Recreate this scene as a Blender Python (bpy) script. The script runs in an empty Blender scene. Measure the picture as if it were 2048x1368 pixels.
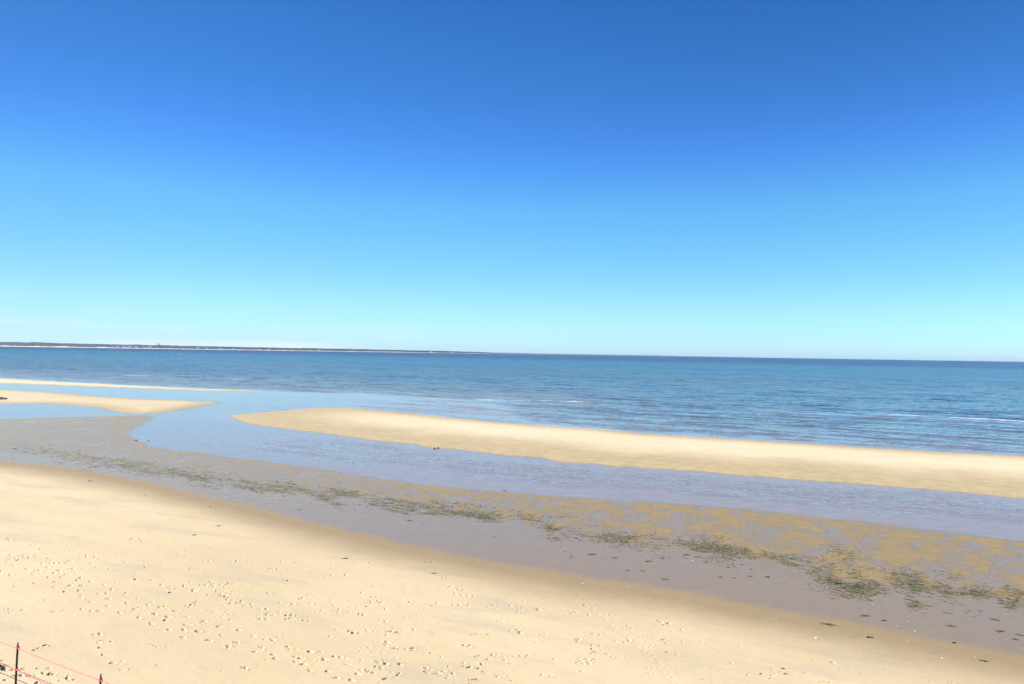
import bpy, math, random
import numpy as np
from mathutils import Vector, Matrix
random.seed(7); rng = np.random.default_rng(11)
S = bpy.context.scene
COL = S.collection

# ------------------------------------------------------------------ camera
F = 1365.0                       # focal length in pixels of a 2048 wide picture
CAMZ = 10.0
HC, HSL = 707.2, 0.0158          # horizon height at the middle column and its slope
pitch = math.atan((HC - 684.0) / F); roll = math.atan(HSL)
cam = bpy.data.cameras.new('camera'); cam.sensor_width = 36; cam.lens = 36 * F / 2048
cam.clip_start = 0.5; cam.clip_end = 200000
co = bpy.data.objects.new('camera', cam); COL.objects.link(co)
R = Matrix.Rotation(math.pi/2 + pitch, 3, 'X') @ Matrix.Rotation(roll, 3, 'Z')
M4 = R.to_4x4(); M4.translation = Vector((0, 0, CAMZ)); co.matrix_world = M4
S.camera = co

# ------------------------------------------------------------------ light
SUN_EL, SUN_AZ = math.radians(34), math.radians(-84)     # azimuth from +Y, negative = left
sd = Vector((math.sin(SUN_AZ)*math.cos(SUN_EL), math.cos(SUN_AZ)*math.cos(SUN_EL), math.sin(SUN_EL)))
sl = bpy.data.lights.new('sun', 'SUN'); sl.energy = 5.0; sl.angle = math.radians(0.53); sl.color = (1.0, 0.955, 0.88)
so = bpy.data.objects.new('sun', sl); COL.objects.link(so); so.rotation_euler = sd.to_track_quat('Z', 'Y').to_euler()
W = bpy.data.worlds.new('World'); S.world = W; W.use_nodes = True
nt = W.node_tree; nt.nodes.clear()
def N(nt, t, **k):
    n = nt.nodes.new(t)
    for a, v in k.items(): setattr(n, a, v)
    return n
sky = N(nt, 'ShaderNodeTexSky'); sky.sky_type = 'NISHITA'; sky.sun_disc = False
sky.sun_elevation = SUN_EL; sky.sun_rotation = SUN_AZ; sky.air_density = 1.0; sky.dust_density = 0.3; sky.ozone_density = 2.0
tc = N(nt, 'ShaderNodeTexCoord'); sep = N(nt, 'ShaderNodeSeparateXYZ')
nt.links.new(tc.outputs['Generated'], sep.inputs[0])
ramp = N(nt, 'ShaderNodeValToRGB')      # colour grading of the air by elevation
nt.links.new(sep.outputs['Z'], ramp.inputs[0])
SKYR = [(0.0, (.50,.82,1.38)), (0.034, (.48,.79,1.12)), (0.064, (.47,.775,.98)), (0.10, (.42,.745,.92)), (0.15, (.37,.74,.94)), (0.206, (.34,.73,.98)), (0.266, (.25,.60,1.05)),
        (0.308, (.215,.532,.99)), (0.348, (.185,.50,.90)), (0.406, (.16,.47,.85)), (0.46, (.144,.43,.82)), (1.0, (.13,.40,.78))]
els = ramp.color_ramp.elements
for i, (p, c) in enumerate(SKYR):
    e = els[i] if i < 2 else els.new(p)
    e.position = p; e.color = (*[v for v in c], 1)
mul = N(nt, 'ShaderNodeMix', data_type='RGBA', blend_type='MULTIPLY'); mul.inputs[0].default_value = 1
sx = N(nt, 'ShaderNodeValToRGB'); sxm = N(nt, 'ShaderNodeMath', operation='MULTIPLY_ADD'); sxm.inputs[1].default_value = .5; sxm.inputs[2].default_value = .5
nt.links.new(sep.outputs['X'], sxm.inputs[0]); nt.links.new(sxm.outputs[0], sx.inputs[0])      # evens the glow on the sun's side
for i, (p, c) in enumerate([(0.0, .35), (.22, .76), (.38, .93), (.5, 1.0), (.6, 1.0), (.8, .93), (1.0, .85)]):
    e = sx.color_ramp.elements[i] if i < 2 else sx.color_ramp.elements.new(p)
    e.position = p; e.color = (c, c, c, 1)
sx.color_ramp.interpolation = 'B_SPLINE'
mul0 = N(nt, 'ShaderNodeMix', data_type='RGBA', blend_type='MULTIPLY'); mul0.inputs[0].default_value = 1
nt.links.new(sky.outputs[0], mul0.inputs[6]); nt.links.new(sx.outputs[0], mul0.inputs[7])
nt.links.new(mul0.outputs[2], mul.inputs[6]); nt.links.new(ramp.outputs[0], mul.inputs[7])
# a few faint wisps of high cloud low over the horizon
mp = N(nt, 'ShaderNodeMapping'); mp.inputs['Scale'].default_value = (2.2, 2.2, 60)
nt.links.new(tc.outputs['Generated'], mp.inputs[0])
cn = N(nt, 'ShaderNodeTexNoise'); cn.inputs['Scale'].default_value = 1.3; cn.inputs['Detail'].default_value = 5
nt.links.new(mp.outputs[0], cn.inputs['Vector'])
cr = N(nt, 'ShaderNodeMapRange'); cr.inputs[1].default_value = 0.5; cr.inputs[2].default_value = 0.85
nt.links.new(cn.outputs[0], cr.inputs[0])
cz = N(nt, 'ShaderNodeMapRange'); cz.inputs[1].default_value = 0.06; cz.inputs[2].default_value = 0.005
nt.links.new(sep.outputs['Z'], cz.inputs[0])
cx = N(nt, 'ShaderNodeMapRange'); cx.inputs[1].default_value = 0.1; cx.inputs[2].default_value = -0.3
nt.links.new(sep.outputs['X'], cx.inputs[0])
m1 = N(nt, 'ShaderNodeMath', operation='MULTIPLY'); m2 = N(nt, 'ShaderNodeMath', operation='MULTIPLY'); m3 = N(nt, 'ShaderNodeMath', operation='MULTIPLY')
nt.links.new(cr.outputs[0], m1.inputs[0]); nt.links.new(cz.outputs[0], m1.inputs[1])
nt.links.new(m1.outputs[0], m2.inputs[0]); nt.links.new(cx.outputs[0], m2.inputs[1])
nt.links.new(m2.outputs[0], m3.inputs[0]); m3.inputs[1].default_value = 0.7
cm = N(nt, 'ShaderNodeMix', data_type='RGBA'); cm.inputs[7].default_value = (5.0, 5.3, 5.8, 1)
nt.links.new(m3.outputs[0], cm.inputs[0]); nt.links.new(mul.outputs[2], cm.inputs[6])
bg = N(nt, 'ShaderNodeBackground'); bg.inputs[1].default_value = 0.10
wo = N(nt, 'ShaderNodeOutputWorld')
nt.links.new(cm.outputs[2], bg.inputs[0]); nt.links.new(bg.outputs[0], wo.inputs[0])
S.view_settings.view_transform = 'Standard'; S.view_settings.look = 'None'
S.view_settings.exposure = 1.0; S.view_settings.gamma = 1
S.render.engine = 'CYCLES'
S.cycles.max_bounces = 6; S.cycles.transparent_max_bounces = 8

# ------------------------------------------------------------------ helpers
def ray(px, py):
    v = R @ Vector(((px - 1024) / F, (684 - py) / F, -1.0))
    return v
def ground(px, py, z=0.0):       # surveyed point on the level z seen at that bearing and depression
    v = ray(px, py); k = (CAMZ - z) / -v.z
    return v.x * k, v.y * k
ANG = math.radians(-26); CA, SA = math.cos(ANG), math.sin(ANG)
def to_st(x, y): return x*CA + y*SA, -x*SA + y*CA      # along shore, seaward
def line(pts, z=0.0):
    a = sorted(to_st(*ground(x, y, z)) for x, y in pts)
    a = np.array(a); return a[:, 0], a[:, 1]
P = rng.permutation(256).astype(np.int32); P = np.concatenate([P, P])
GA = rng.random(256) * 2 * np.pi; GX = np.cos(GA).astype(np.float32); GY = np.sin(GA).astype(np.float32)
def perlin(x, y):
    x = np.asarray(x, np.float64); y = np.asarray(y, np.float64)
    xi = np.floor(x); yi = np.floor(y); xf = (x-xi).astype(np.float32); yf = (y-yi).astype(np.float32)
    xi = xi.astype(np.int64) & 255; yi = yi.astype(np.int64) & 255
    u = xf*xf*xf*(xf*(xf*6-15)+10); v = yf*yf*yf*(yf*(yf*6-15)+10)
    def g(ix, iy, dx, dy):
        h = P[(P[ix & 255] + iy) & 255]; return GX[h]*dx + GY[h]*dy
    a = g(xi, yi, xf, yf); b = g(xi+1, yi, xf-1, yf); c = g(xi, yi+1, xf, yf-1); d = g(xi+1, yi+1, xf-1, yf-1)
    return (a + u*(b-a)) * (1-v) + (c + u*(d-c)) * v
def fbm(x, y, o=4):
    r = 0; a = 1.0
    for i in range(o):
        r = r + a * perlin(x*2**i + 17.3*i, y*2**i + 9.1*i); a *= 0.5
    return r
def sst(x, a, b):
    t = np.clip((x - a) / (b - a), 0, 1); return t*t*(3-2*t)
def smax(a, b, k):
    h = np.clip(0.5 + 0.5*(a-b)/k, 0, 1); return b + (a-b)*h + k*h*(1-h)

# ------------------------------------------------------------------ the survey of the shore (plan lines)
A_UP = line([(456,830),(480,822),(560,818),(640,815),(720,817),(800,825),(900,835),(1000,845),(1100,852),(1200,859),(1300,868),(1500,880),(1700,893),(1900,905),(2048,912),(2700,950)])
A_LO = line([(456,830),(470,838),(500,848),(560,857),(640,866),(720,877),(760,883),(830,889),(862,896),(905,898),(960,905),(1020,912),(1080,915),(1120,924),(1140,926),(1200,929),(1235,935),(1260,934),(1300,938),(1400,943),(1490,953),(1520,954),(1600,961),(1700,967),(1800,975),(1900,983),(2048,998),(2700,1050)])
A_TIP = to_st(*ground(456, 830))[0]
B_POLY = [ground(a, b) for a, b in ((-900,736),(-300,762),(0,779),(100,784),(200,793),(300,799),(380,801),(430,804),(441,806.5),(400,813),(350,822),(310,827.5),(270,828),(235,824.5),(200,816),(150,811),(100,807.5),(0,808),(-300,793),(-900,762))]
def sd_poly(x, y, poly):         # signed distance, positive inside
    x = np.asarray(x, float); y = np.asarray(y, float)
    px_ = np.array(poly); out = np.full(x.shape, -15.0)
    m = (x > px_[:, 0].min()-15) & (x < px_[:, 0].max()+15) & (y > px_[:, 1].min()-15) & (y < px_[:, 1].max()+15)
    xs, ys_ = x[m], y[m]; best = np.full(xs.shape, 1e9); ins = np.zeros(xs.shape, bool)
    for (x0, y0), (x1, y1) in zip(poly, poly[1:]+poly[:1]):
        dx, dy = x1-x0, y1-y0; k = np.clip(((xs-x0)*dx+(ys_-y0)*dy)/(dx*dx+dy*dy), 0, 1)
        best = np.minimum(best, (xs-x0-k*dx)**2+(ys_-y0-k*dy)**2)
        c = (y0 > ys_) != (y1 > ys_); c &= xs < (x1-x0)*(ys_-y0)/(y1-y0+1e-12)+x0; ins ^= c
    out[m] = np.where(ins, 1, -1)*np.sqrt(best); return out
C_UP = line([(-700,725),(-300,741),(0,757),(100,763),(200,768),(300,773),(400,778),(500,781),(535,782.3)])
C_LO = line([(-700,733),(-300,750),(0,767),(100,770),(250,776),(400,781),(500,783),(535,782.6)])
C_TIP = to_st(*ground(535, 782.5))[0]
D_ED = line([(-700,838),(-300,838),(0,838),(100,835),(180,833),(290,830),(312,834),(300,842),(285,850),(262,862),(258,870),(275,882),(300,893),(350,900),(400,905),(460,915),(520,921),(600,932),(680,944),(760,957),(840,968),(920,978),(1000,984),(1100,992),(1200,998),(1300,1005),(1400,1010),(1500,1019),(1600,1030),(1700,1040),(1800,1053),(1900,1065),(2048,1083),(2700,1170)])
E_ED = line([(-700,885),(-300,905),(0,922),(100,931),(200,945),(300,965),(400,988),(500,1010),(600,1037),(700,1063),(800,1085),(900,1105),(1000,1125),(1100,1143),(1200,1160),(1300,1175),(1400,1190),(1500,1210),(1600,1228),(1700,1245),(1800,1265),(1900,1283),(2048,1310),(2700,1430)])
W_ED = line([(-700,862),(-300,878),(0,897),(100,905),(200,925),(270,936),(330,945),(427,960),(560,976),(700,996),(871,1017),(974,1033),(1076,1048),(1213,1076),(1333,1092),(1432,1100),(1558,1124),(1685,1160),(1827,1172),(1938,1190),(2033,1200),(2700,1290)])
BRK = line([(-700,741),(0,752),(400,776),(530,782),(700,787),(850,796),(960,799),(1130,803),(1300,811),(1500,818),(1700,826),(1850,832),(2048,843),(2700,880)])
BR2 = line([(-700,725),(0,738),(150,746),(350,754),(600,762),(1200,777),(2048,805),(2700,830)])
def li(L, s): return np.interp(s, L[0], L[1])
def swarp(s, t):
    return fbm(s*0.35, t*0.35, 3)*0.45

def fall(d, k, lim): return np.where(d > -lim/k, k*d, -lim + .12*(d + lim/k))
def sea_line(s):                  # where the open sea begins, across the gaps between the bars
    k1 = sst(s, C_TIP-5, C_TIP+25); k2 = sst(s, A_TIP+5, A_TIP+50)
    return (li(C_UP, s)*(1-k1) + li(BRK, s)*k1)*(1-k2) + li(A_UP, s)*k2
def height(x, y, detail=True):
    s, t = to_st(x, y)
    w = fbm(s*0.30+3, t*0.30, 4) if detail else 0
    w2 = fbm(s*1.3+3, t*1.3+8, 3) if detail else 0
    # sandy flat and beach
    dD = li(D_ED, s) - t + 0.5*w
    dE = li(E_ED, s) - t
    zD = np.where(dD > 0, 0.004 + 0.0045*np.clip(dD, 0, 14), fall(dD, .015, .10))
    zE = np.where(dE > 0, 0.052*dE - 0.045*np.minimum(dE, 1.0)*0.8 - 0.0006*np.clip(dE-12, 0, 60)**1.5, 0)
    zD = zD + np.where(dE > 0, np.maximum(zE, 0), 0)
    # bars
    dA = np.minimum(np.minimum(li(A_UP, s) - t, t - li(A_LO, s)), (s - A_TIP)*0.4) + 0.24*w2 + 0.14*w
    dB = sd_poly(x, y, B_POLY) + 0.10*w2
    dC = np.minimum(np.minimum(li(C_UP, s) - t, t - li(C_LO, s)), (C_TIP - s)*0.4) + 0.10*w2
    zA = np.where(dA > 0, 0.34*(1-np.exp(-dA/4.5)), fall(dA, .035, .10))
    zB = np.where(dB > 0, 0.20*(1-np.exp(-dB/4.0)), fall(dB, .05, .10))
    zC = np.where(dC > 0, 0.30*(1-np.exp(-dC/3.0)), fall(dC, .035, .10))
    # sea floor falling away, two drowned bars under the breakers
    sea = t - sea_line(s)
    sea = np.maximum(sea, 0)
    zs = -0.16 - 0.012*sea - 0.10*sst(sea, 0, 6)
    b1 = np.exp(-((t - li(BRK, s) + 2.0)/4.0)**2) * sst(s, -130, -60)
    b2 = np.exp(-((t - li(BR2, s))/7.0)**2)
    zs = zs + (0.0 - zs - 0.10)*b1*0.85*(zs < -0.12) + b2*0.3*np.clip(-zs-0.3, 0, 1)
    # channel shoal on the left
    sh = np.exp(-((s + 52)/8)**2 - ((t - 58)/4)**2)
    z = np.maximum(np.maximum(zD, zA), np.maximum(zB, zC))
    base = np.where(sea > 0, zs, -0.10 + 0.07*sh)
    z = np.maximum(z, base) if not detail else smax(z, base, 0.02)
    if detail: z = z + 0.004*w2*(z > -0.1) + 0.006*w*(dD > 0)
    return z
def drop(px, py):                # the point of the sand seen there
    z = 0.0
    for i in range(12):
        x, y = ground(px, py, z); z = float(height(np.array([x]), np.array([y]), True)[0])
    return x, y, z

# footprints and scuffs: depressions pressed into the sand -------------------
FP = []   # x, y, length, width, angle, depth
Z1 = [(145,365),(108,255),(70,328),(180,310),(280,400),(245,500),(105,462),(335,450),(430,345),(488,383),(605,415),(555,440),(685,457),(495,485),(560,532),(365,548),(545,585),(665,632),(725,570),(825,490),(790,515),(925,530),(810,620),(830,678),(935,735),(1065,562),(1145,610),(1115,705),(1105,780),(1020,655),(1090,648),(1295,642),(1410,695),(1295,748),(1225,845),(1380,812),(1425,895),(1555,738),(1640,790),(1585,860),(1550,962),(1695,925),(1720,890),(1800,830),(1920,890),(1730,1022),(1910,970),(1885,1025),(1875,1100),(2030,1040),(10,225),(8,420),(400,410),(630,487),(840,570)]
Z2 = [(145,628),(85,733),(195,825),(300,682),(322,773),(395,885),(480,845),(503,717),(648,780),(660,942),(733,895),(850,820),(1000,888),(875,1010),(855,970),(560,1105),(1090,1040),(1165,1068),(1230,1130),(1230,938),(1410,1140),(1380,1018),(1495,1208),(1655,1228),(1610,1072),(1820,1135),(1480,992),(1540,1000),(1590,1012),(1080,988),(1135,1000),(1720,1168),(1930,1045),(2010,1062)]
prints = [(x/5.12, 1060+y/5.12) for x, y in Z1] + [(380+x/5.12, 1120+y/5.12) for x, y in Z2]
for px, py in prints:
    x, y, z = drop(px, py)
    FP.append((x, y, random.uniform(.20, .30), random.uniform(.10, .145), math.radians(random.uniform(-55, -5)), random.uniform(.024, .05)))
Z3 = [(175,890),(380,890),(465,898),(610,905),(685,918),(860,913),(940,918),(75,962),(160,993),(215,1000),(350,1047),(310,1077),(220,1067),(265,1148),(340,1170),(470,1190),(210,1127),(215,1248),(265,1250),(630,1250),(690,1270),(680,1150),(735,1077),(850,1077),(430,1282),(480,1298),(540,1308),(880,1320),(770,1290),(760,1248),(730,1205),(835,1200),(870,1225),(1310,947),(1400,957),(1530,970),(1780,1003),(1857,1018),(1100,928),(245,1320),(100,1290),(665,1345),(710,1360),(1100,1305),(950,1355),(1200,1328),(1430,1152),(1300,1103),(985,1063),(1610,1120),(1850,1120),(1930,1130),(460,655),(550,745),(600,797),(625,815),(155,865),(1380,905)]
Z4 = [(1040,572),(1090,570),(700,505),(790,550),(870,545),(470,433),(530,436),(690,440),(930,437),(1045,433),(1425,423),(1580,430),(1565,505),(1620,535),(1770,555),(1930,433),(1495,710),(1660,742),(1710,742),(2000,848),(40,317),(70,455),(1290,440),(1820,440),(1450,487),(1910,490),(740,605),(810,608),(1130,620),(1020,600),(2020,740),(1840,725),(600,470),(820,345),(1110,400),(1000,210),(860,90),(600,10),(1280,15),(1400,15),(1720,22),(1830,22),(940,12),(1060,15),(490,12),(250,12),(150,12)]
Z5 = [(300,163),(260,280),(350,285),(610,293),(760,308),(420,195),(1360,88),(1440,95),(1470,125),(1160,315),(600,340),(560,340),(1470,375),(1380,485),(1490,500),(1200,540),(1840,603),(1980,620),(1700,565),(1800,578),(1530,777),(1690,780),(1480,780),(2015,765),(1920,775),(890,822),(980,822),(580,840),(90,850),(160,828),(880,260),(910,275),(940,385),(1050,402),(40,87),(115,102),(150,102),(740,403),(775,403),(1660,322),(1530,320),(1270,320),(1110,297)]
sc = [(60,1336),(72,1337),(95,1349),(104,1350),(138,1359),(150,1360),(22,1344),(30,1347),(55,1353),(80,1362),(12,1354),(86,1291),(76,1298),(190,1268),(205,1283),(202,1298),(214,1310),(226,1326),(240,1327),(251,1341)] + [(700+x/2.923, 900+y/2.923) for x, y in Z3] + [(380+x/5.12, 1120+y/5.12) for x, y in Z4] + [(x/5.12, 1060+y/5.12) for x, y in Z5]
for px, py in sc:
    x, y, z = drop(px, py)
    for k in range(random.choice((1, 2, 2, 3))):
        FP.append((x+random.gauss(0, .16), y+random.gauss(0, .10), random.uniform(.10, .24), random.uniform(.05, .11), math.radians(random.uniform(-60, 40)), random.uniform(.03, .06)))
for (cx_, cy_, n, sx, sy) in ((428,1169,34,.40,.30), (448,1191,26,.22,.30), (250/5.12,1060+280/5.12,14,.3,.2)):
    x, y, z = drop(cx_, cy_)
    for k in range(n):
        FP.append((x+random.gauss(0, sx), y+random.gauss(0, sy), random.uniform(.08, .2), random.uniform(.05, .10), random.uniform(-2, 2), random.uniform(.015, .04)))
# sparse small scuffs (bird feet, stones) over the dry beach
for k in range(480):
    px = random.uniform(-60, 2100); ebase = np.interp(px, [0, 1000, 2048], [1010, 1190, 1390])
    py = ebase + abs(random.gauss(0, 1))*110
    if py > 1420: continue
    if px > 1300 and random.random() < .55: continue
    x, y, z = drop(px, py)
    sz = random.uniform(.4, 1)
    for q_ in range(random.choice((1, 1, 2, 4))):
        FP.append((x+random.gauss(0, .18)*(q_ > 0), y+random.gauss(0, .10)*(q_ > 0), .17*sz, .075*sz, random.uniform(-1.0, .4), .032*sz))
FP = np.array(FP)
TRACK = [drop(a, b)[:2] for a, b in ((1138,1178),(1190,1222),(1232,1256),(1272,1286),(1312,1322),(1348,1366),(1385,1420))]

# ------------------------------------------------------------------ terrain sheet
def fan(us, ys):
    U, Y = np.meshgrid(us, ys); return (U*Y), Y
def uaxis(du):
    core = np.arange(-0.86, 0.86, du)
    side = 0.86 + np.cumsum(np.geomspace(du*1.5, 0.25, 45))
    return np.concatenate([-side[::-1], core, side])
us = uaxis(0.00135)
q = np.arange(1/4.0, 1/760.0, -1/(683*CAMZ)*0.55)
q = np.concatenate([np.linspace(1/4.0, 1/13.0, 60)[:-1], q[q < 1/13.0]])
ys = 1/q; ys = np.concatenate([ys, [900, 1200, 2000, 4000, 9000, 20000, 60000]])
GXX, GYY = fan(us, ys)
X = GXX.ravel(); Y = GYY.ravel()
Z = height(X, Y)
s, t = to_st(X, Y)
nU, nY = len(us), len(ys)
Z2d = Z.reshape(nY, nU)
def stamp(fx, fy, L, Wd, a, dep):
    rr = L*1.7
    j0 = np.searchsorted(ys, fy-rr); j1 = np.searchsorted(ys, fy+rr)+1
    i0 = np.searchsorted(us, fx/fy - rr/fy*1.3); i1 = np.searchsorted(us, fx/fy + rr/fy*1.3)+1
    xx = GXX[j0:j1, i0:i1]-fx; yy = GYY[j0:j1, i0:i1]-fy
    if xx.size == 0: return
    ca, sa = math.cos(a), math.sin(a)
    p = (xx*ca+yy*sa)/(L/2); r = (-xx*sa+yy*ca)/(Wd/2)
    wob = 1 + 0.25*np.sin(3*np.arctan2(r, p)+fx*7) + .15*np.sin(5*np.arctan2(r, p)+fy*9)
    d = np.sqrt(p*p+r*r)/wob
    Z2d[j0:j1, i0:i1] += -dep*(1-sst(d, .45, 1.15)) + dep*.38*np.exp(-((d-1.35)/.28)**2)*(.6+.5*np.sin(np.arctan2(r, p)*2+fx*3)) \
        + dep*.35*np.sin(p*7+fx)*(1-sst(d, .6, 1))
for f in FP: stamp(*f)
dd = np.full(Z.shape, 9.0)
m = (Y < 40)
xm, ym = X[m], Y[m]; best = np.full(xm.shape, 9.0)
for (x0, y0), (x1, y1) in zip(TRACK[:-1], TRACK[1:]):
    dx, dy = x1-x0, y1-y0; k = np.clip(((xm-x0)*dx+(ym-y0)*dy)/(dx*dx+dy*dy), 0, 1)
    best = np.minimum(best, np.hypot(xm-x0-k*dx, ym-y0-k*dy))
dd[m] = best
trk = (1-sst(dd, .08, .26))
Z = Z2d.ravel()
Z += trk*(0.012*fbm(X*6, Y*6, 3) - .003)
# surface state of the sand
dE = li(E_ED, s) - t; dD = li(D_ED, s) - t; dW = li(W_ED, s) - t
dA = np.minimum(li(A_UP, s) - t, t - li(A_LO, s)); dB = sd_poly(X, Y, B_POLY); dC = np.minimum(li(C_UP, s) - t, t - li(C_LO, s))
n1 = fbm(s*0.12, t*0.12+4, 4); n2 = fbm(s*0.6+9, t*0.6, 4)
barA = (dA > -1.2) & (s > A_TIP-3); barB = (dB > -1.5); barC = (dC > -1.5) & (s < C_TIP+4)
bars = barA | barB | barC
dwid = np.interp(s, [-110, -70, -40, 0, 30], [6.5, 6.5, 5.4, 5.2, 7.0])
dry = sst(dE + 0.35*n1 + .15*n2, dwid*0.12, dwid*1.05)
wA = np.maximum(li(A_UP, s) - li(A_LO, s), .5)
dryA = sst((t - li(A_LO, s))/wA + .10*n1 + .05*n2, 0.12, 0.58) * sst((li(A_UP, s) - t)/wA + .05*n1, 0.0, 0.30) * sst(s, A_TIP+2, A_TIP+30)
dryB = 0.55*sst(dB + .5*n1, 1.0, 5.5); dryC = 0.85*sst(dC, 0.2, 1.5)
dry = np.where(barA, dryA, np.where(barB, dryB, np.where(barC, dryC, dry)))
film = np.where(bars, 0, 1-sst(dE + .30*n1 + .28*n2, -0.3, 0.65))
# ochre crust: flat between water edge and weed line; u 0 at water edge, 1 at weed line
wl = np.maximum(li(D_ED, s) - li(W_ED, s), .5)
u = dD / wl
right = sst(s, -42, -18)
och = sst(u, -0.02, 0.06) * (1-sst(u, 0.85, 1.25))
# drainage paths between the patches
q1 = perlin(s*0.55+1.2*perlin(s*.3, t*.3)+5, t*0.18+1.0*perlin(s*.5+9, t*.5)) ; q2 = fbm(s*0.9+2, t*0.55, 4)
q3 = fbm((s*.8+t*.6)*.35, (t*.8-s*.6)*1.6, 3)
patch = right*(0.60 + 0.75*q1 + 0.65*q2 + .35*(1-sst(u, 0.0, 0.45))) + (1-right)*(.60 + .5*q3 + .35*q2 + .35*(1-sst(u, 0, .35)))
chan = np.exp(-(perlin(s*.42+t*.12+.8*perlin(s*.4, t*.4), t*.16+7)/.055)**2)
ochre = och*np.clip(patch - .75*chan, 0, 1.3)
SPOTS = [drop(430, 1000), drop(1000, 1000)]
def mesh_from_grid(name, X, Y, Z, nY, nU, fmask, attrs, mat):
    idx = np.arange(nY*nU).reshape(nY, nU)
    a = idx[:-1, :-1].ravel(); b = idx[:-1, 1:].ravel(); c = idx[1:, 1:].ravel(); d = idx[1:, :-1].ravel()
    f = np.stack([a, b, c, d], 1)[fmask]
    used = np.unique(f); remap = np.zeros(nY*nU, np.int32); remap[used] = np.arange(len(used), dtype=np.int32)
    f = remap[f]
    me = bpy.data.meshes.new(name); me.vertices.add(len(used))
    me.vertices.foreach_set('co', np.stack([X[used], Y[used], Z[used]], 1).astype(np.float32).ravel())
    me.loops.add(f.size); me.loops.foreach_set('vertex_index', f.astype(np.int32).ravel())
    me.polygons.add(len(f)); me.polygons.foreach_set('loop_start', np.arange(0, f.size, 4, dtype=np.int32))
    me.polygons.foreach_set('loop_total', np.full(len(f), 4, np.int32))
    me.polygons.foreach_set('use_smooth', np.ones(len(f), bool))
    me.update(calc_edges=True)
    for k, v in attrs.items():
        at = me.attributes.new(k, 'FLOAT', 'POINT'); at.data.foreach_set('value', v[used].astype(np.float32))
    me.materials.append(mat)
    o = bpy.data.objects.new(name, me); COL.objects.link(o); return o

# ------------------------------------------------------------------ materials
class G:
    def __init__(s, name):
        s.m = bpy.data.materials.new(name); s.m.use_nodes = True; s.t = s.m.node_tree; s.t.nodes.clear()
    def n(s, t, **k): return N(s.t, t, **k)
    def put(s, sock, v):
        if hasattr(v, 'is_linked') or isinstance(v, bpy.types.NodeSocket): s.t.links.new(v, sock)
        else: sock.default_value = v
    def math(s, op, a, b=0.0, c=None):
        n = s.n('ShaderNodeMath', operation=op); s.put(n.inputs[0], a); s.put(n.inputs[1], b)
        if c is not None: s.put(n.inputs[2], c)
        return n.outputs[0]
    def rng(s, v, a, b, c=0.0, d=1.0, smooth=True):
        n = s.n('ShaderNodeMapRange'); n.interpolation_type = 'SMOOTHSTEP' if smooth else 'LINEAR'
        s.put(n.inputs[0], v)
        for i, q in enumerate((a, b, c, d)): s.put(n.inputs[i+1], q)
        return n.outputs[0]
    def attr(s, name):
        n = s.n('ShaderNodeAttribute'); n.attribute_name = name; return n.outputs['Fac']
    def mix(s, f, a, b):
        n = s.n('ShaderNodeMix', data_type='RGBA'); s.put(n.inputs[0], f)
        for i, v in ((6, a), (7, b)):
            s.put(n.inputs[i], v if not isinstance(v, tuple) else (*v, 1)[:4])
        return n.outputs[2]
    def noise(s, scale, detail=4, rough=.5, st=(1, 1, 1), rot=0.0, col=False):
        if not hasattr(s, 'geo'): s.geo = s.n('ShaderNodeNewGeometry').outputs['Position']
        mp = s.n('ShaderNodeMapping'); s.t.links.new(s.geo, mp.inputs[0])
        mp.vector_type = 'TEXTURE'; mp.inputs['Rotation'].default_value = (0, 0, rot); mp.inputs['Scale'].default_value = st
        n = s.n('ShaderNodeTexNoise'); n.inputs['Scale'].default_value = scale; n.inputs['Detail'].default_value = detail
        n.inputs['Roughness'].default_value = rough; s.t.links.new(mp.outputs[0], n.inputs['Vector'])
        return n.outputs['Color' if col else 'Fac']
    def out(s, sh):
        o = s.n('ShaderNodeOutputMaterial'); s.t.links.new(sh, o.inputs[0]); return s.m

def simple(name, c, rough=.7, var=.15, sc=20):
    g = G(name); b = g.n('ShaderNodeBsdfPrincipled'); nz = g.noise(sc, 3)
    g.put(b.inputs['Base Color'], g.mix(g.rng(nz, .3, .7), tuple(v*(1-var) for v in c), tuple(min(1, v*(1+var)) for v in c)))
    b.inputs['Roughness'].default_value = rough; return g.out(b.outputs[0])

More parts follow.
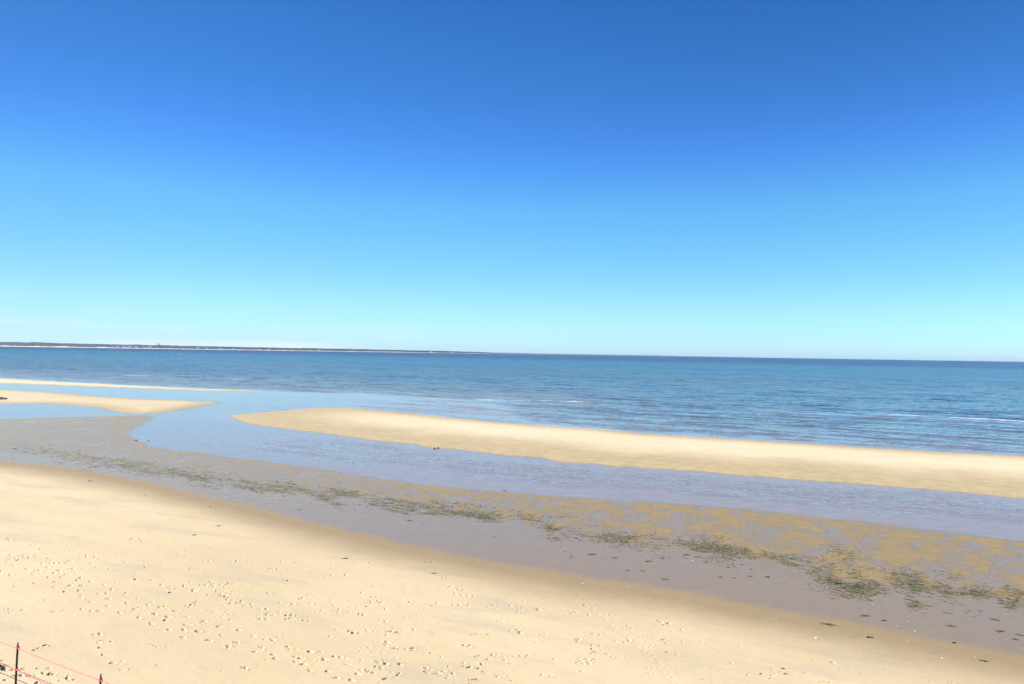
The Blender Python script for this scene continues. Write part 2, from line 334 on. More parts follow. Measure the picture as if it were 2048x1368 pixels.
DRY_A, DRY_B, DAMP, WETC, OCHC = (.62,.485,.290), (.56,.434,.250), (.295,.212,.115), (.240,.178,.108), (.31,.215,.085)
def sand_material():
    g = G('sand'); bar, sub, wedge = g.attr('bar'), g.attr('sub'), g.attr('wedge'); b = g.n('ShaderNodeBsdfPrincipled')
    dry, film, och = g.attr('dry'), g.attr('film'), g.attr('ochre')
    big = g.noise(.16, 4, .55, (2.5, 1, 1), ANG); med = g.noise(1.7, 5, .6, (2.2, 1, 1), ANG); fine = g.noise(26, 4, .7); grain = g.noise(150, 2)
    rip = g.noise(3.2, 3, .55, (.35, 4.0, 1), math.radians(-53)); rip2 = g.noise(9, 3, .5, (3.0, .7, 1), math.radians(-10))
    drycol = g.mix(g.rng(big, .35, .65), DRY_A, DRY_B)
    drycol = g.mix(g.rng(med, .60, .75, 0, .38), drycol, (.42,.33,.21))
    mott = g.noise(.55, 5, .6, (3.2, 1, 1), ANG+.12); drycol = g.mix(g.rng(mott, .50, .68, 0, .55), drycol, (.45,.37,.25))
    spk = g.noise(34, 2, .5, (1.6, 1, 1), ANG); drycol = g.mix(g.rng(spk, .68, .76, 0, .55), drycol, (.26,.20,.13))
    dampc = g.mix(g.rng(rip, .58, .72, 0, .45), DAMP, (.20,.14,.08))
    dampc = g.mix(bar, dampc, g.mix(g.rng(med, .35, .65), (.45,.35,.195), (.38,.29,.155)))
    drycol = g.mix(g.math('MULTIPLY', bar, .45), drycol, (.70,.60,.41))
    c = g.mix(g.math('ADD', dry, g.math('MULTIPLY', g.math('SUBTRACT', med, .5), g.math('MULTIPLY', dry, g.math('SUBTRACT', 1.0, dry)))), dampc, drycol)
    c = g.mix(g.rng(wedge, 0, 1, 0, .55), c, (.20,.145,.085))
    # ochre crust against wet film
    on = g.math('ADD', och, g.math('ADD', g.math('MULTIPLY', g.math('SUBTRACT', rip2, .5), 2.6), g.math('MULTIPLY', g.math('SUBTRACT', fine, .5), 1.3)))
    rip3 = g.noise(2.6, 3, .6, (.40, 3.2, 1), math.radians(-32))
    lf = g.math('SUBTRACT', 1.0, g.attr('side'))
    on = g.math('ADD', on, g.math('MULTIPLY', g.math('MULTIPLY', g.math('SUBTRACT', rip3, .52), 3.4), lf))
    om = g.math('MULTIPLY', g.rng(on, .36, .62), g.rng(och, .02, .12))
    streak = g.rng(rip, .54, .70, 0, .7)
    gr2 = g.noise(15, 4, .7, (2.6, .9, 1), ANG-.1)
    filmc = g.mix(streak, WETC, (.27,.20,.125))
    ochc = g.mix(g.rng(med, .35, .65), OCHC, (.27,.19,.09))
    ochc = g.mix(g.rng(g.attr('side'), 0, 1), (.30,.215,.130), ochc)
    ochc = g.mix(g.rng(rip2, .58, .70, 0, .55), ochc, (.15,.11,.055))
    ochc = g.mix(g.rng(gr2, .50, .66, 0, .6), ochc, (.15,.115,.06))
    ls = g.math('MULTIPLY', g.rng(rip3, .50, .62), lf)
    filmc = g.mix(g.math('MULTIPLY', ls, .8), filmc, (.36,.26,.165))
    c = g.mix(film, c, g.mix(om, filmc, ochc))
    c = g.mix(g.rng(grain, .3, .7, 0, .10), c, (.12,.09,.06))
    g.put(b.inputs['Base Color'], c)
    c = g.mix(g.math('MULTIPLY', sub, .8), c, g.mix(g.rng(med, .35, .65), (.40,.305,.22), (.33,.25,.18)))
    g.put(b.inputs['Base Color'], c)
    wetf = g.math('MULTIPLY', g.math('MULTIPLY', film, g.math('SUBTRACT', 1.0, g.math('MULTIPLY', ls, .55))), g.math('SUBTRACT', 1.0, g.math('MULTIPLY', om, .85)))
    b.inputs['Roughness'].default_value = .85
    b.inputs['Specular IOR Level'].default_value = .25
    g.put(b.inputs['Coat Weight'], g.math('MULTIPLY', g.math('MULTIPLY', wetf, g.math('SUBTRACT', 1.0, sub)), .72))
    g.put(b.inputs['Coat Roughness'], g.rng(rip, .45, .7, .10, .22)); b.inputs['Coat IOR'].default_value = 1.33
    # relief
    h = g.math('ADD', g.math('MULTIPLY', fine, .011), g.math('MULTIPLY', g.math('MULTIPLY', med, .035), g.rng(dry, .1, 1, .25, 1)))
    h = g.math('ADD', h, g.math('MULTIPLY', om, .012))
    bp = g.n('ShaderNodeBump'); bp.inputs['Strength'].default_value = .7; bp.inputs['Distance'].default_value = 1.0
    g.put(bp.inputs['Height'], h); g.put(b.inputs['Normal'], bp.outputs[0])
    return g.out(b.outputs[0])

def water_material():
    g = G('sea_water')
    depth, foam, chop = g.attr('depth'), g.attr('foam'), g.attr('chop')
    a = g.noise(.42, 3, .55, (5, 1, 1), ANG, True); bb = g.noise(1.7, 3, .6, (3, 1, 1), ANG+.12, True); cc = g.noise(5.5, 2, .6, (1.8, 1, 1), ANG-.2, True)
    big = g.noise(.012, 4, .6, (4, 1, 1), ANG); bigm = g.rng(big, .35, .65, .9, 1.1)
    def vm(op, x, y):
        n = g.n('ShaderNodeVectorMath', operation=op); g.put(n.inputs[0], x)
        if op == 'SCALE': g.put(n.inputs['Scale'], y)
        elif y is not None: g.put(n.inputs[1], y)
        return n.outputs[0]
    half = (.5, .5, .5)
    v = vm('ADD', vm('MULTIPLY', vm('SUBTRACT', a, half), (.30, .80, 0)), vm('MULTIPLY', vm('SUBTRACT', bb, half), (.35, .75, 0)))
    v = vm('SCALE', v, g.math('SUBTRACT', 1.0, g.math('MULTIPLY', g.attr('calm'), .8)))
    v = vm('ADD', v, vm('MULTIPLY', vm('SUBTRACT', cc, half), (.45, .60, 0)))
    v = vm('SCALE', v, g.math('MULTIPLY', chop, bigm))
    ng = g.n('ShaderNodeNewGeometry').outputs['Normal']
    nn = vm('NORMALIZE', vm('ADD', ng, v), None)
    body = g.mix(g.rng(depth, .3, 2.4), (.050,.085,.115), (.010,.082,.146))
    body = g.mix(g.rng(depth, 10.5, 14.0), body, (.004,.026,.105))
    df = g.n('ShaderNodeBsdfDiffuse'); g.put(df.inputs[0], body)
    tr = g.n('ShaderNodeBsdfTransparent'); tr.inputs[0].default_value = (.98, .98, .98, 1)
    m = g.n('ShaderNodeMixShader'); g.put(m.inputs[0], g.math('MAXIMUM', g.attr('silt'), g.math('SUBTRACT', 1.0, g.math('POWER', 2.718, g.math('MULTIPLY', depth, -1.1)))))
    body = g.mix(g.math('MINIMUM', g.math('MULTIPLY', g.attr('silt'), 3.3), 1.0), body, (.26, .20, .16))
    g.put(df.inputs[0], body)
    g.t.links.new(tr.outputs[0], m.inputs[1]); g.t.links.new(df.outputs[0], m.inputs[2])
    fr = g.n('ShaderNodeFresnel'); fr.inputs[0].default_value = 1.333; g.put(fr.inputs['Normal'], nn)
    gl = g.n('ShaderNodeBsdfGlossy'); g.put(gl.inputs['Color'], g.mix(g.attr('calm'), (.76, .87, 1), (.84, .87, 1))); gl.inputs['Roughness'].default_value = .06; g.put(gl.inputs['Normal'], nn)
    m2_ = g.n('ShaderNodeMixShader'); g.put(m2_.inputs[0], g.math('MULTIPLY', fr.outputs[0], g.math('SUBTRACT', 1.0, g.n('ShaderNodeNewGeometry').outputs['Backfacing']))); g.t.links.new(m.outputs[0], m2_.inputs[1]); g.t.links.new(gl.outputs[0], m2_.inputs[2])
    fo = g.n('ShaderNodeBsdfDiffuse'); fo.inputs[0].default_value = (.72, .74, .74, 1)
    fn = g.noise(4.5, 4, .7, (4, 1, 1), ANG)
    m3_ = g.n('ShaderNodeMixShader'); g.put(m3_.inputs[0], g.rng(g.math('ADD', foam, g.math('MULTIPLY', g.math('SUBTRACT', fn, .5), 1.4)), .55, .8))
    g.t.links.new(m2_.outputs[0], m3_.inputs[1]); g.t.links.new(fo.outputs[0], m3_.inputs[2])
    return g.out(m3_.outputs[0])

SAND = sand_material(); WATER = water_material()
sub = sst(-Z, -.003, .006); wedge = np.where(bars, 1-sst(Z, .005, .035), 0)
attrs = dict(bar=bars.astype(float), sub=sub, wedge=wedge, dry=dry, film=film, ochre=ochre, side=right)
idx = np.arange(nY*nU).reshape(nY, nU)[:-1, :-1].ravel()
seabed = (Z < -0.03) | (Y > 800)
cls = np.where(barA & ~seabed, 1, np.where(barB & ~seabed, 2, np.where(barC & ~seabed, 3, np.where(seabed, 4, 0))))[idx]
for k, nm, lab in ((0, 'beach', 'pale sand beach running down to a wet tidal flat'), (1, 'sandbar', 'long pale sandbar between the channel and the sea'), (2, 'sandbar', 'brown sandbar pointing right beyond the left pool'),
                   (3, 'sandbar', 'thin far sandbar at the edge of the sea on the left'), (4, 'seabed', 'sandy bottom under the shallow water')):
    o = mesh_from_grid(nm, X, Y, Z, nY, nU, cls == k, attrs, SAND); o['kind'] = 'structure'; o['label'] = lab

# ------------------------------------------------------------------ water sheet
usw = uaxis(0.0016)
qw = np.arange(1/16.0, 1/3000.0, -1/(683*CAMZ)*0.38)
ysw = np.concatenate([1/qw, np.geomspace(3200, 90000, 30)])
WX, WY = fan(usw, ysw); spc = np.gradient(ysw)[:, None]*np.ones_like(WX); WX = WX.ravel(); WY = WY.ravel(); spc = spc.ravel()
ws, wt = to_st(WX, WY)
fl = height(WX, WY, False)
open_ = wt - sea_line(ws)   # >0 on the open sea
depth = np.clip(-fl, 0, 40)
depth = np.maximum(depth, np.where(open_ > 300, 0.012*open_, 0)); 
opn = sst(open_, -1, 5)
# waves: crests along the shore, sum of warped trains, faded where the sheet is too coarse for them
WZ = np.zeros_like(WX)
for lam, amp, dx_, sd_ in ((9.0, .035, 22, 1), (5.2, .028, 13, 2), (3.1, .020, 8, 3), (1.7, .011, 5, 4), (1.0, .006, 3, 5)):
    ph = wt/lam*2*np.pi + 3.2*fbm(ws/dx_/1.6+sd_*31, wt/dx_/1.0, 2)*2 + .5*sd_
    en = np.clip(.55 + 1.3*perlin(ws/dx_/2+sd_*7, wt/lam/2.2+3), .05, 1.6)
    w = np.sin(ph); w = w + .30*np.cos(2*ph)
    WZ += amp*en*w*sst(lam/spc, 2.5, 6)
WZ *= opn*(0.55+0.45*sst(open_, 4, 30))
# breakers: steep little ridges over the drowned bars, foam on their faces
db = wt - li(BRK, ws) + .7*fbm(ws*.10, ws*0+2, 3)*2.2
be = np.clip(.72 + 1.1*perlin(ws*.13+50, ws*0+1.5), 0, 1)*sst(ws, -90, -55)*(spc < 6)
WZ += .13*be*np.exp(-(db**2/(.55**2+(.7*spc)**2)))*opn
foam = 1.15*sst(be, .15, .6)*np.exp(-((db+.45)**2/(.5**2+(.9*spc)**2)))
gap = np.interp(ws, [to_st(*ground(a, b))[0] for a, b in ((530,782),(560,785),(950,800),(1000,802),(1100,803),(1150,804),(1250,808),(1700,826),(1800,830),(2048,843),(2300,850))], [.8,1,1,.6,.65,.75,.4,.5,.75,.85,.85])
foam = foam*gap
d2 = wt - li(BR2, ws) + 1.2*fbm(ws*.05, ws*0+7, 3)*2; e2 = np.clip(.1+1.2*perlin(ws*.05+20, ws*0+4.5), 0, 1)
foam = np.maximum(foam, .75*sst(e2, .1, .6)*np.exp(-(d2**2/(.8**2+(.8*spc)**2)))*sst(-ws, 110, 150))
# swash fringes along the seaward edges of the bars
for L, lo, hi in ((A_UP, A_TIP+10, 1e9), (C_UP, -1e9, C_TIP+12)):
    dz = wt - li(L, ws) - .3*fbm(ws*.2, ws*0+11, 3)
    foam = np.maximum(foam, .82*np.clip(.6+1.2*perlin(ws*.16+9, ws*0+2.5), 0, 1)*np.exp(-((dz-.4)**2/(.2**2+(.6*spc)**2)))*(ws > lo)*(ws < hi))
    WZ += .035*np.exp(-((dz-1.6)/.4)**2)*(ws > lo)*(ws < hi)*np.clip(.5+1.2*perlin(ws*.08+2, ws*0+5.5), 0, 1)
# light ripples in the channel
inn = 1-opn
mid_ = (li(D_ED, ws)*.45 + li(A_LO, ws)*.55); hw_ = np.maximum((li(A_LO, ws)-li(D_ED, ws))*.42, 2.0)
brz = (1-sst(np.abs(wt-mid_)/hw_ + .5*perlin(ws*.10+4, wt*.2), .35, 1.1)) * sst(ws, -66, -48) * (.65+.5*sst(perlin(ws*.3, wt*.5), -.3, .3))
WZ += inn*.003*brz*(np.sin(wt*9+3*fbm(ws*.5, wt*.5, 2)+ws*2)+np.sin(wt*6.1-ws*3+3*fbm(ws*.4+5, wt*.4, 2)))*sst(.8/spc, 1.5, 3)
chop = opn*np.interp(WY, [60, 120, 300, 1200, 4000], [1.0, 1.6, 2.4, 2.8, 3.0])*(1-.5*np.exp(-((wt-li(BRK, ws)+3)/4)**2)) + inn*(.16+0.75*brz+.9*sst(wt-li(A_UP, ws), -1, 4)*sst(ws, A_TIP-6, A_TIP+12))
land = fl > 0.25
idw = np.arange(len(ysw)*len(usw)).reshape(len(ysw), len(usw))[:-1, :-1].ravel()
gap_ = sst(wt-li(A_UP, ws), -1, 4)*sst(ws, A_TIP-6, A_TIP+12)
wat = dict(silt=.25*inn*np.maximum(brz, .35), calm=inn*(1-.8*gap_), depth=depth, foam=foam, chop=chop)
isea = (opn[idw] > 0.5)
for k, nm, lab in ((True, 'sea', 'open blue sea reaching the horizon'), (False, 'tidal_channel', 'calm shallow channel of water between beach and sandbars')):
    o = mesh_from_grid(nm, WX, WY, WZ, len(ysw), len(usw), (isea == k) & ~land[idw], wat, WATER); o['kind'] = 'structure'; o['label'] = lab

# ------------------------------------------------------------------ far wooded coast
def mat_mesh(name, verts, faces, mat, parent=None, smooth=False):
    me = bpy.data.meshes.new(name); me.from_pydata([tuple(v) for v in verts], [], faces); me.update()
    if smooth: me.polygons.foreach_set('use_smooth', [True]*len(me.polygons))
    me.materials.append(mat); o = bpy.data.objects.new(name, me); COL.objects.link(o); o.parent = parent; return o
def bear(px, dist):
    v = ray(px, HC + HSL*(px-1024)); k = dist/v.y; return v.x*k, dist
CP = [-900, -400, 0, 75, 140, 250, 320, 400, 500, 620, 750, 850, 920, 960, 1000, 1100, 1300, 1500]
CD = [6000, 6500, 7500, 7600, 7900, 8400, 8700, 9000, 9600, 10500, 12000, 13500, 14500, 15500, 17000, 19000, 22000, 26000]
CH = [12, 12, 11, 11.3, 10, 9, 8.6, 8, 7, 6.5, 5.6, 4.8, 4.2, 3.2, 2.2, 1.6, 1.3, .5]
WOOD = simple('woodland', (.010, .027, .045), .95, .5, .006); FARSAND = simple('far_sand', (.55, .50, .40), .9, .2, .01)
cv, cf, bv, bf = [], [], [], []
npx = 900; rows = 9
for i in range(npx):
    px = -900 + 2400*i/(npx-1); D = np.interp(px, CP, CD); H = np.interp(px, CP, CH)/F*D
    for j in range(rows):
        k = j/(rows-1); x, y = bear(px, D + 205 + 2200*k)
        prof = [.11, .34, .5, .62, .72, .82, .9, .97, 1][j]
        nz = float(fbm(np.array([px*.03+j*3.1]), np.array([j*1.7]), 4)[0])
        cv.append((x, y, H*prof*(1+.16*nz) if j else H*.11))
    for j, (dd_, zz) in enumerate(((0, -.5), (90, .12*H), (200, .15*H+1.5*float(perlin(np.array([px*.11]), np.array([.5]))[0])*H*.12))):
        x, y = bear(px, D+dd_); bv.append((x, y, zz))
for i in range(npx-1):
    for j in range(rows-1): a = i*rows+j; cf.append((a, a+rows, a+rows+1, a+1))
    for j in range(2): a = i*3+j; bf.append((a, a+3, a+4, a+1))
o = mat_mesh('hills', cv, cf, WOOD, None, True); o['kind'] = 'structure'; o['label'] = 'low dark wooded coast on the horizon'
o = mat_mesh('far_beach', bv, bf, FARSAND); o['kind'] = 'structure'; o['label'] = 'pale strip of beach below the distant wooded coast'
HW = simple('house_paint', (.75, .74, .72), .6, .1, 1); HR = simple('house_roof', (.25, .22, .22), .8, .2, 1); TD = simple('tower_steel', (.10, .13, .17), .5, .2, 1)
def house(px, w, h, back):
    D = np.interp(px, CP, CD) + back; x, y = bear(px, D); z0 = np.interp(px, CP, CH)/F*D*(.22 if back < 300 else .30)
    e = bpy.data.objects.new('house', None); COL.objects.link(e); e.location = (x, y, z0)
    d = w*.5
    v = [(-w/2,-d/2,-8),(w/2,-d/2,-8),(w/2,d/2,-8),(-w/2,d/2,-8),(-w/2,-d/2,h),(w/2,-d/2,h),(w/2,d/2,h),(-w/2,d/2,h),(-w/2,0,h*1.55),(w/2,0,h*1.55)]
    mat_mesh('wall', v, [(0,1,5,4),(1,2,6,9,5),(2,3,7,6),(3,0,4,8,7)], HW, e)
    k = 1.06; vr = [(-w/2*k,-d/2*k,h*.98),(w/2*k,-d/2*k,h*.98),(w/2*k,d/2*k,h*.98),(-w/2*k,d/2*k,h*.98),(-w/2*k,0,h*1.6),(w/2*k,0,h*1.6)]
    mat_mesh('roof', vr, [(0,1,5,4),(2,3,4,5),(1,2,5),(3,0,4)], HR, e)
    e['label'] = 'tiny pale house among trees on the far shore'; e['category'] = 'house'; e['group'] = 'houses on the far shore'
for px in (228, 236, 243, 248, 253, 259, 264, 271, 285, 300, 345, 362, 380, 395, 412, 438, 466, 540, 575, 598, 640, 688, 860, 905, 1005, 1015):
    house(px+random.uniform(-2, 2), random.uniform(14, 34)*(1+px/1500), random.uniform(7, 12)*(1+px/1500), random.choice((210, 330, 520)))
def tower(px, r, hpx, mat, label, flare):
    D = np.interp(px, CP, CD)+1500; x, y = bear(px, D); zb = np.interp(px, CP, CH)/F*D*.6; zt = (np.interp(px, CP, CH)+hpx)/F*D
    e = bpy.data.objects.new('tower', None); COL.objects.link(e); e.location = (x, y, zb); e['label'] = label; e['category'] = 'tower'
    H = zt-zb
    def lathe(name, prof, mat):
        n = 16; vs = []; fs = []
        for (rr, z) in prof:
            for k in range(n): vs.append((rr*math.cos(2*math.pi*k/n), rr*math.sin(2*math.pi*k/n), z))
        for i in range(len(prof)-1):
            for k in range(n): fs.append((i*n+k, i*n+(k+1) % n, (i+1)*n+(k+1) % n, (i+1)*n+k))
        fs.append(tuple((len(prof)-1)*n+k for k in range(n)))
        return mat_mesh(name, vs, fs, mat, e)
    lathe('shaft', [(r*.8, 0), (r*.6, H*.72)], mat)
    lathe('tank' if flare else 'top', [(r*.6, H*.72), (r*flare if flare else r*.7, H*.8), (r*flare if flare else r*.7, H*.94), (r*.3, H)], mat)
tower(313, 6, 3.0, HW, 'pale tower rising above the far wooded coast, left of a dark one', 1.4)
tower(318.5, 8, 2.2, TD, 'dark stubby tower above the far wooded coast, right of a pale one', 0)

# ------------------------------------------------------------------ rope fence at the lower left
BLK = simple('dark_stake', (.018, .012, .010), .6, .3, 30); GRYW = simple('weathered_tip', (.16, .15, .14), .8, .2, 60); ROPE = simple('pink_rope', (.80, .085, .115), .55, .12, 80)
fence = bpy.data.objects.new('rope_fence', None); COL.objects.link(fence)
fence['label'] = 'dark stakes strung with two pink red ropes on the sand, bottom left corner'; fence['category'] = 'fence'
p1 = drop(31, 1371); p2 = drop(197, 1443)
step = np.array([p2[0]-p1[0], p2[1]-p1[1]])
def zat(x, y): return float(height(np.array([x]), np.array([y]))[0])
stakes = []
for k in range(-3, 4):
    x, y = p1[0]+step[0]*k, p1[1]+step[1]*k; stakes.append((x, y, zat(x, y)))
fence.location = p1
def tube(name, pts, rad, mat, parent, n=8, cap=True):
    vs, fs = [], []
    pts = [Vector(p) for p in pts]
    for i, p in enumerate(pts):
        d = (pts[min(i+1, len(pts)-1)] - pts[max(i-1, 0)]).normalized()
        a = d.orthogonal().normalized() if abs(d.z) < .9 else Vector((1, 0, 0)); b = d.cross(a).normalized(); a = b.cross(d)
        r = rad[i] if isinstance(rad, (list, tuple)) else rad
        for k in range(n):
            th = 2*math.pi*k/n; vs.append(p + a*math.cos(th)*r + b*math.sin(th)*r)
    for i in range(len(pts)-1):
        for k in range(n): fs.append((i*n+k, i*n+(k+1) % n, (i+1)*n+(k+1) % n, (i+1)*n+k))
    if cap: fs += [tuple(range(n))[::-1], tuple((len(pts)-1)*n+k for k in range(n))]
    return mat_mesh(name, [v for v in vs], fs, mat, parent, True)
loc = Vector(fence.location)
tops = {}
for i, (x, y, z) in enumerate(stakes):
    lx = random.uniform(.015, .045); H = 1.14
    b0 = Vector((x, y, z)) - loc
    st_ = tube('stake', [b0+Vector((0, 0, -.15)), b0+Vector((lx*.3, 0, .3)), b0+Vector((lx*.7, 0, .75)), b0+Vector((lx, 0, .99))], [.027, .026, .025, .025], BLK, fence)
    tube('stake_tip', [b0+Vector((lx, 0, .99)), b0+Vector((lx, 0, 1.06)), b0+Vector((lx+.004, 0, 1.12)), b0+Vector((lx+.008, 0, H))], [.0252, .022, .018, .009], GRYW, st_)
    for hz in (1.0, .44):
        c = b0+Vector((lx*hz, 0, hz)); rp = []
        for k in range(34):
            a = k*.75; rp.append(c+Vector((math.cos(a)*(.034+.006*math.sin(k)), math.sin(a)*(.034+.006*math.sin(k)), (k/33-.5)*.065)))
        tube('knot', rp, .0085, ROPE, st_, 6)
        # loose tail
        tube('knot_tail', [c+Vector((.03, -.02, 0)), c+Vector((.055, -.03, .02)), c+Vector((.07, -.03, -.01)), c+Vector((.075, -.03, -.05))], .007, ROPE, st_, 6)
        tops[(i, hz)] = c
for hz, sag in ((1.0, .02), (.44, .05)):
    pts = []
    for i in range(len(stakes)-1):
        a, b = tops[(i, hz)], tops[(i+1, hz)]
        for k in range(24):
            u_ = k/24; pts.append(a.lerp(b, u_)+Vector((0, -.028, -sag*4*u_*(1-u_)+(.006*math.sin(u_*40+i) if hz < .5 else 0))))
    pts.append(tops[(len(stakes)-1, hz)])
    tube('rope', pts, .0085 if hz > .5 else .011, ROPE, fence, 6)

# ------------------------------------------------------------------ seaweed, shells, small drift
WEED = simple('weed_olive', (.054, .055, .022), .75, .5, 9); WEEDK = simple('weed_dark', (.034, .030, .018), .7, .4, 9)
def ribbon(vs, fs, x, y, z, L, w, ang, h):
    n = 5; b = len(vs); bend = random.uniform(-.5, .5)
    for i in range(n):
        k = i/(n-1)-.5; a = ang+bend*k; px_ = x+math.cos(a)*k*L; py_ = y+math.sin(a)*k*L
        ww = w*(1-abs(2*k)**2*.8)*random.uniform(.6, 1.2)/2; nx, ny = -math.sin(a), math.cos(a)
        hh = h*(1-abs(2*k)**1.5*.8)*random.uniform(.5, 1.2)
        vs += [(px_-nx*ww, py_-ny*ww, z-.01), (px_+nx*random.uniform(-.3, .3)*ww, py_, z+hh), (px_+nx*ww, py_+ny*ww, z-.01)]
    for i in range(n-1):
        a = b+3*i; fs += [(a, a+3, a+4, a+1), (a+1, a+4, a+5, a+2)]
    fs += [(b, b+1, b+2), (b+3*n-1, b+3*n-2, b+3*n-3)]
vs, fs = [], []; cnt = 0
smin, smax_ = to_st(*ground(-500, 885))[0], to_st(*ground(2300, 1230))[0]
while cnt < 10500:
    ss = random.uniform(smin, smax_); yb = li(W_ED, ss)
    rightness = float(sst(np.array(ss), -40., 5.))
    off = random.gauss(-.3, np.interp(ss, [-70, -40, -10, 20], [2.0, 1.7, 1.25, .95]))
    if random.random() < .14: off -= random.expovariate(.9)
    if random.random() < .22: off += random.expovariate(.8)
    tt = yb + off
    dens = (.55+.75*rightness)*float(perlin(np.array(ss*.36+3+tt*.1), np.array(tt*.42))) + .6*float(perlin(np.array(ss*1.1+3), np.array(tt*2.2))) + .0 - .06*abs(off)
    if dens < random.uniform(0, .35): continue
    x = ss*CA - tt*SA; y = ss*SA + tt*CA
    z = zat(x, y); L = random.uniform(.04, .20)*(1+.5*(1-rightness))*random.choice((.6,1,1,1.3)); 
    ribbon(vs, fs, x, y, z, L, random.uniform(.025, .07), random.gauss(ANG-.1, .45), random.uniform(.008, .026)); cnt += 1
for cxp, cyp, rx, ry, n_ in ((1690,1150,50,24,2100),(1665,1172,40,12,500),(1835,1168,42,26,1800),(1440,1094,40,12,500),(1340,1090,50,10,400),(1250,1085,40,12,400),(1935,1180,40,18,700),(2030,1195,40,20,900),(1080,1046,40,10,500),(1150,1060,40,12,300),
                            (90,903,110,8,600),(200,922,80,8,500),(280,936,50,9,700),(390,955,60,9,700),(460,966,50,8,500),(560,978,60,7,600),(640,988,50,6,300),(760,1001,70,9,700),(880,1020,60,8,600),(980,1036,50,9,400)):
    cl_ = [(random.gauss(0, .75), random.gauss(0, .75)) for _ in range(9)]
    for k in range(int(n_*(.29 if cxp > 1000 else .75))):
        q_ = random.choice(cl_); py_ = cyp + ry*(q_[1] + random.gauss(0, .28)); px_ = cxp + rx*(q_[0] + random.gauss(0, .28)) 
        x, y = ground(px_, py_ + (px_-cxp)*.17, .05); fx_ = 1+.9*(cxp < 1000)
        ribbon(vs, fs, x, y, zat(x, y), random.uniform(.06, .32)*fx_, random.uniform(.02, .05)*fx_, random.gauss(ANG, .22), random.uniform(.010, .024))
o = mat_mesh('seaweed', vs, fs, WEED); o['kind'] = 'stuff'; o['label'] = 'band of dark olive seaweed scraps strewn along the wet flat'; o['category'] = 'seaweed'
# finer specks over the ochre crust and the wet sand
vs, fs = [], []
for k in range(5200):
    ss = random.uniform(smin, smax_); ta, tb = li(D_ED, ss), li(E_ED, ss)-1.5; tt = random.uniform(tb, ta) if random.random() < .8 else random.uniform(tb-2, ta)
    if float(perlin(np.array(ss*.7), np.array(tt*.7+40))) < random.uniform(-.2, .35): continue
    x = ss*CA - tt*SA; y = ss*SA + tt*CA
    ribbon(vs, fs, x, y, zat(x, y), random.uniform(.02, .07), random.uniform(.01, .022), random.gauss(ANG, .6), .01)
o = mat_mesh('weed_litter', vs, fs, WEEDK); o['kind'] = 'stuff'; o['label'] = 'fine dark weed litter sprinkled over the wet flat'; o['category'] = 'seaweed'

def clump(px, py, L, mat, label, cat='seaweed', group=None, n=9, h=.04, name='seaweed_clump'):
    x, y, z = drop(px, py); vs, fs = [], []; tilt = random.uniform(-.7, .35)
    for k in range(n):
        ribbon(vs, fs, (gx := random.gauss(0, L*.15)), gx*tilt + random.gauss(0, L*.09), 0, L*random.uniform(.25, .6), random.uniform(.03, .07)*max(1, L*1.6), random.gauss(ANG*.6+tilt, .5), h*random.uniform(.6, 1))
    o = mat_mesh(name, vs, fs, mat); o.location = (x, y, z); o['label'] = label; o['category'] = cat
    if group: o['group'] = group
    return o
ISO = [(1678,1167,.55,'ragged'),(1730,1232,.50,'bent olive'),(1768,1241,.25,''),(1655,1249,.60,'long thin'),(1740,1275,.36,''),(1696,1196,.42,''),(1712,1185,.55,''),(1794,1184,.2,''),(1815,1199,.3,''),(1830,1213,.45,''),(1893,1226,.40,''),(1900,1252,.45,''),(1990,1240,.42,''),(2000,1263,.42,''),(2030,1279,.3,''),(2038,1270,.3,''),(1909,1286,.22,''),
       (1142,1115,.22,''),(1185,1109,.5,''),(1230,1116,.40,''),(1297,1123,.42,''),(1285,1142,.35,''),(1255,1141,.26,''),(1330,1159,.42,''),(1373,1110,.4,''),(1395,1114,.38,''),(1440,1154,.3,''),(1500,1153,.35,''),(1535,1154,.35,''),(1468,1156,.18,''),
       (818,1041,.45,''),(846,1048,.2,''),(988,1074,.32,''),(600,1020,.35,''),(180,962,.5,''),(290,990,.22,''),(420,1013,.32,''),(690,1117,.40,''),(867,1147,.30,''),(436,1052,.32,''),(388,1070,.24,''),(1565,1337,.13,''),(1572,1348,.12,''),(1521,1348,.12,''),(1966,1322,.3,'')]
NAMED = {(1730,1232): 'large bent olive seaweed clump alone on bare wet sand at the lower right', (1655,1249): 'long thin dark weed strand at the edge of the damp sand, lower right',
         (690,1117): 'small dark weed scrap where the dry sand meets the brown damp band, left of centre', (436,1052): 'dark scrap of weed on the dry sand, upper of two left ones',
         (388,1070): 'dark scrap of weed on the dry sand, lower left of a similar one', (180,962): 'dark weed scrap on the brown damp sand at far left', (1740,1275): 'small black weed scrap on the tan sand below the bent olive clump'}
for px, py, L, _ in ISO:
    lab = NAMED.get((px, py))
    clump(px, py, L, WEED if L > .35 else WEEDK, lab or 'small loose dark seaweed clump lying apart from the weed band', group='loose seaweed clumps on the sand', n=int(9+L*14), h=.03)
clump(869, 898.5, .42, WEEDK, 'small black weed covered lump at the lower edge of the long sandbar', n=14, h=.20)
clump(876, 896.5, .34, WEED, 'brown weed lump just right of a black one on the long sandbar edge', n=10, h=.12)
clump(2, 798, 3.2, WEED, 'olive weedy mound on the brown sandbar at the left edge', n=60, h=.35)
clump(272, 881, .5, WEEDK, 'dark weed lump at the left rim of the calm channel', n=12, h=.10)
clump(297, 881.5, .3, WEEDK, 'small dark weed lump standing in the calm channel near its left rim', n=9, h=.10)
clump(1010, 982, .4, WEEDK, 'small dark weed lump at the near edge of the channel, centre', n=9, h=.05)
clump(4, 1335, .55, WEEDK, 'dark tangle of wrack on the sand behind the lower pink rope, bottom left', n=16, h=.06)
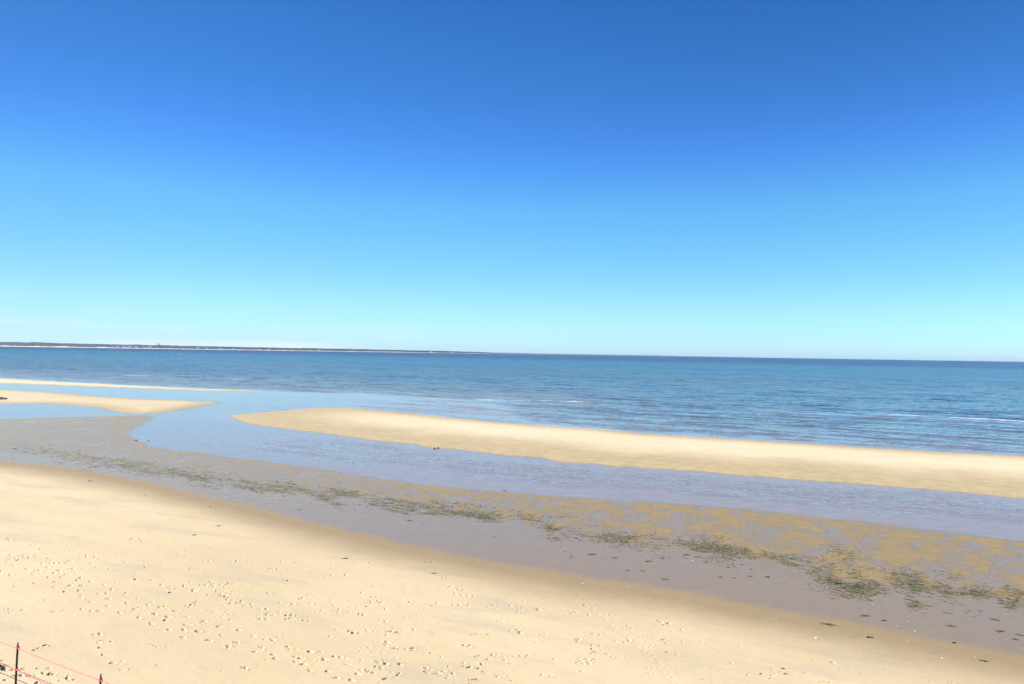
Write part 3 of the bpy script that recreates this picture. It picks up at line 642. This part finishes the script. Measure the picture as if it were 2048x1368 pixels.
STONE = simple('dark_stone', (.03, .035, .07), .5, .2, 40)
SHELL = simple('shell_white', (.80, .77, .72), .45, .08, 60)
def shell_mesh():
    vs, fs = [(0, 0, .016)], []; n = 12
    for r, z in ((.35, .015), (.75, .010), (1, 0)):
        for k in range(n):
            a = math.pi*2*k/n; rr = r*(1+(.06*math.cos(a*6) if r == 1 else 0)); vs.append((rr*.035*math.cos(a), rr*.030*math.sin(a)-(.006 if r == 1 and k == 9 else 0), z))
    for k in range(n): fs.append((0, 1+k, 1+(k+1) % n))
    for j in range(2):
        for k in range(n): a = 1+j*n; fs.append((a+k, a+n+k, a+n+(k+1) % n, a+(k+1) % n))
    return vs, fs
v_, f_ = shell_mesh(); sh0 = mat_mesh('shell', v_, f_, SHELL, None, True)
SH = [(1431,1161),(1615,1169),(1815,1244),(1632,1276),(1856,1214),(1815,1282),(1386,1121),(1032,1117),(1108,1139),(1258,1176),(1166,1167),(1124,1175),(858,1109),(882,1110),(892,1109),(820,1084),(785,1074),(755,1083),(1371,1164),(1333,1115),(1043,1091),(957,1123),(1165,1167),(1361,1212),(1257,1175),(1300,1197),(1553,1235),(1509,1245),(1795,1252),(1830,1262),(1805,1262),(2012,1220),(2000,1222),(1950,1315),(1732,1224),(1747,1209),(221,963),(630,1045),(685,1052),(700,1055),(1885,1316),(1720,1300)]
for i, (px, py) in enumerate(SH):
    o = sh0 if i == 0 else sh0.copy()
    if i: COL.objects.link(o)
    x, y, z = drop(px, py); big = {(1815,1244): 1.0, (1632,1276): 1.25, (1386,1121): 1.2}.get((px, py), random.uniform(.35, .7))
    o.location = (x, y, z+.004); o.rotation_euler = (random.uniform(-.3, .3), random.uniform(-.3, .3), random.uniform(0, 6)); o.scale = (big,)*3
    o['label'] = 'small white shell lying on the damp sand'; o['category'] = 'shell'; o['group'] = 'white shells on the damp sand'
def pebble(px, py, r, mat, label):
    x, y, z = drop(px, py); vs, fs = [], []; n, m_ = 10, 6
    for j in range(m_+1):
        th = math.pi*j/m_
        for k in range(n):
            a = 2*math.pi*k/n; q_ = r*(1+.12*math.sin(3*a+j)); vs.append((q_*1.3*math.sin(th)*math.cos(a), q_*math.sin(th)*math.sin(a), q_*.6*math.cos(th)))
    for j in range(m_):
        for k in range(n): fs.append((j*n+k, (j+1)*n+k, (j+1)*n+(k+1) % n, j*n+(k+1) % n))
    o = mat_mesh('pebble', vs, fs, mat, None, True); o.location = (x, y, z+r*.3); o['label'] = label; o['category'] = 'pebble'
pebble(338, 1185.5, .04, STONE, 'dark bluish pebble on the dry sand beside the footprints')
pebble(1037, 1264, .026, BLK, 'small black pebble alone on the dry sand in the lower centre')
pebble(378, 1139, .028, BLK, 'small black pebble on the dry sand above the bluish one')

# ------------------------------------------------------------------ sea air
g = G('haze_air'); pv = g.n('ShaderNodeVolumePrincipled'); pv.inputs['Color'].default_value = (.72, .86, 1, 1); pv.inputs['Density'].default_value = 5e-6; pv.inputs['Anisotropy'].default_value = .2
ho = g.n('ShaderNodeOutputMaterial'); g.t.links.new(pv.outputs[0], ho.inputs['Volume'])
x0, x1, y0, y1, z0, z1 = -130000, 130000, -3000, 95000, -60, 320
hv = [(x, y, z) for z in (z0, z1) for y in (y0, y1) for x in (x0, x1)]
o = mat_mesh('haze', hv, [(0,2,3,1),(4,5,7,6),(0,1,5,4),(2,6,7,3),(0,4,6,2),(1,3,7,5)], g.m); o['kind'] = 'stuff'; o['label'] = 'thin bluish sea haze over the far coast'; o['category'] = 'haze'
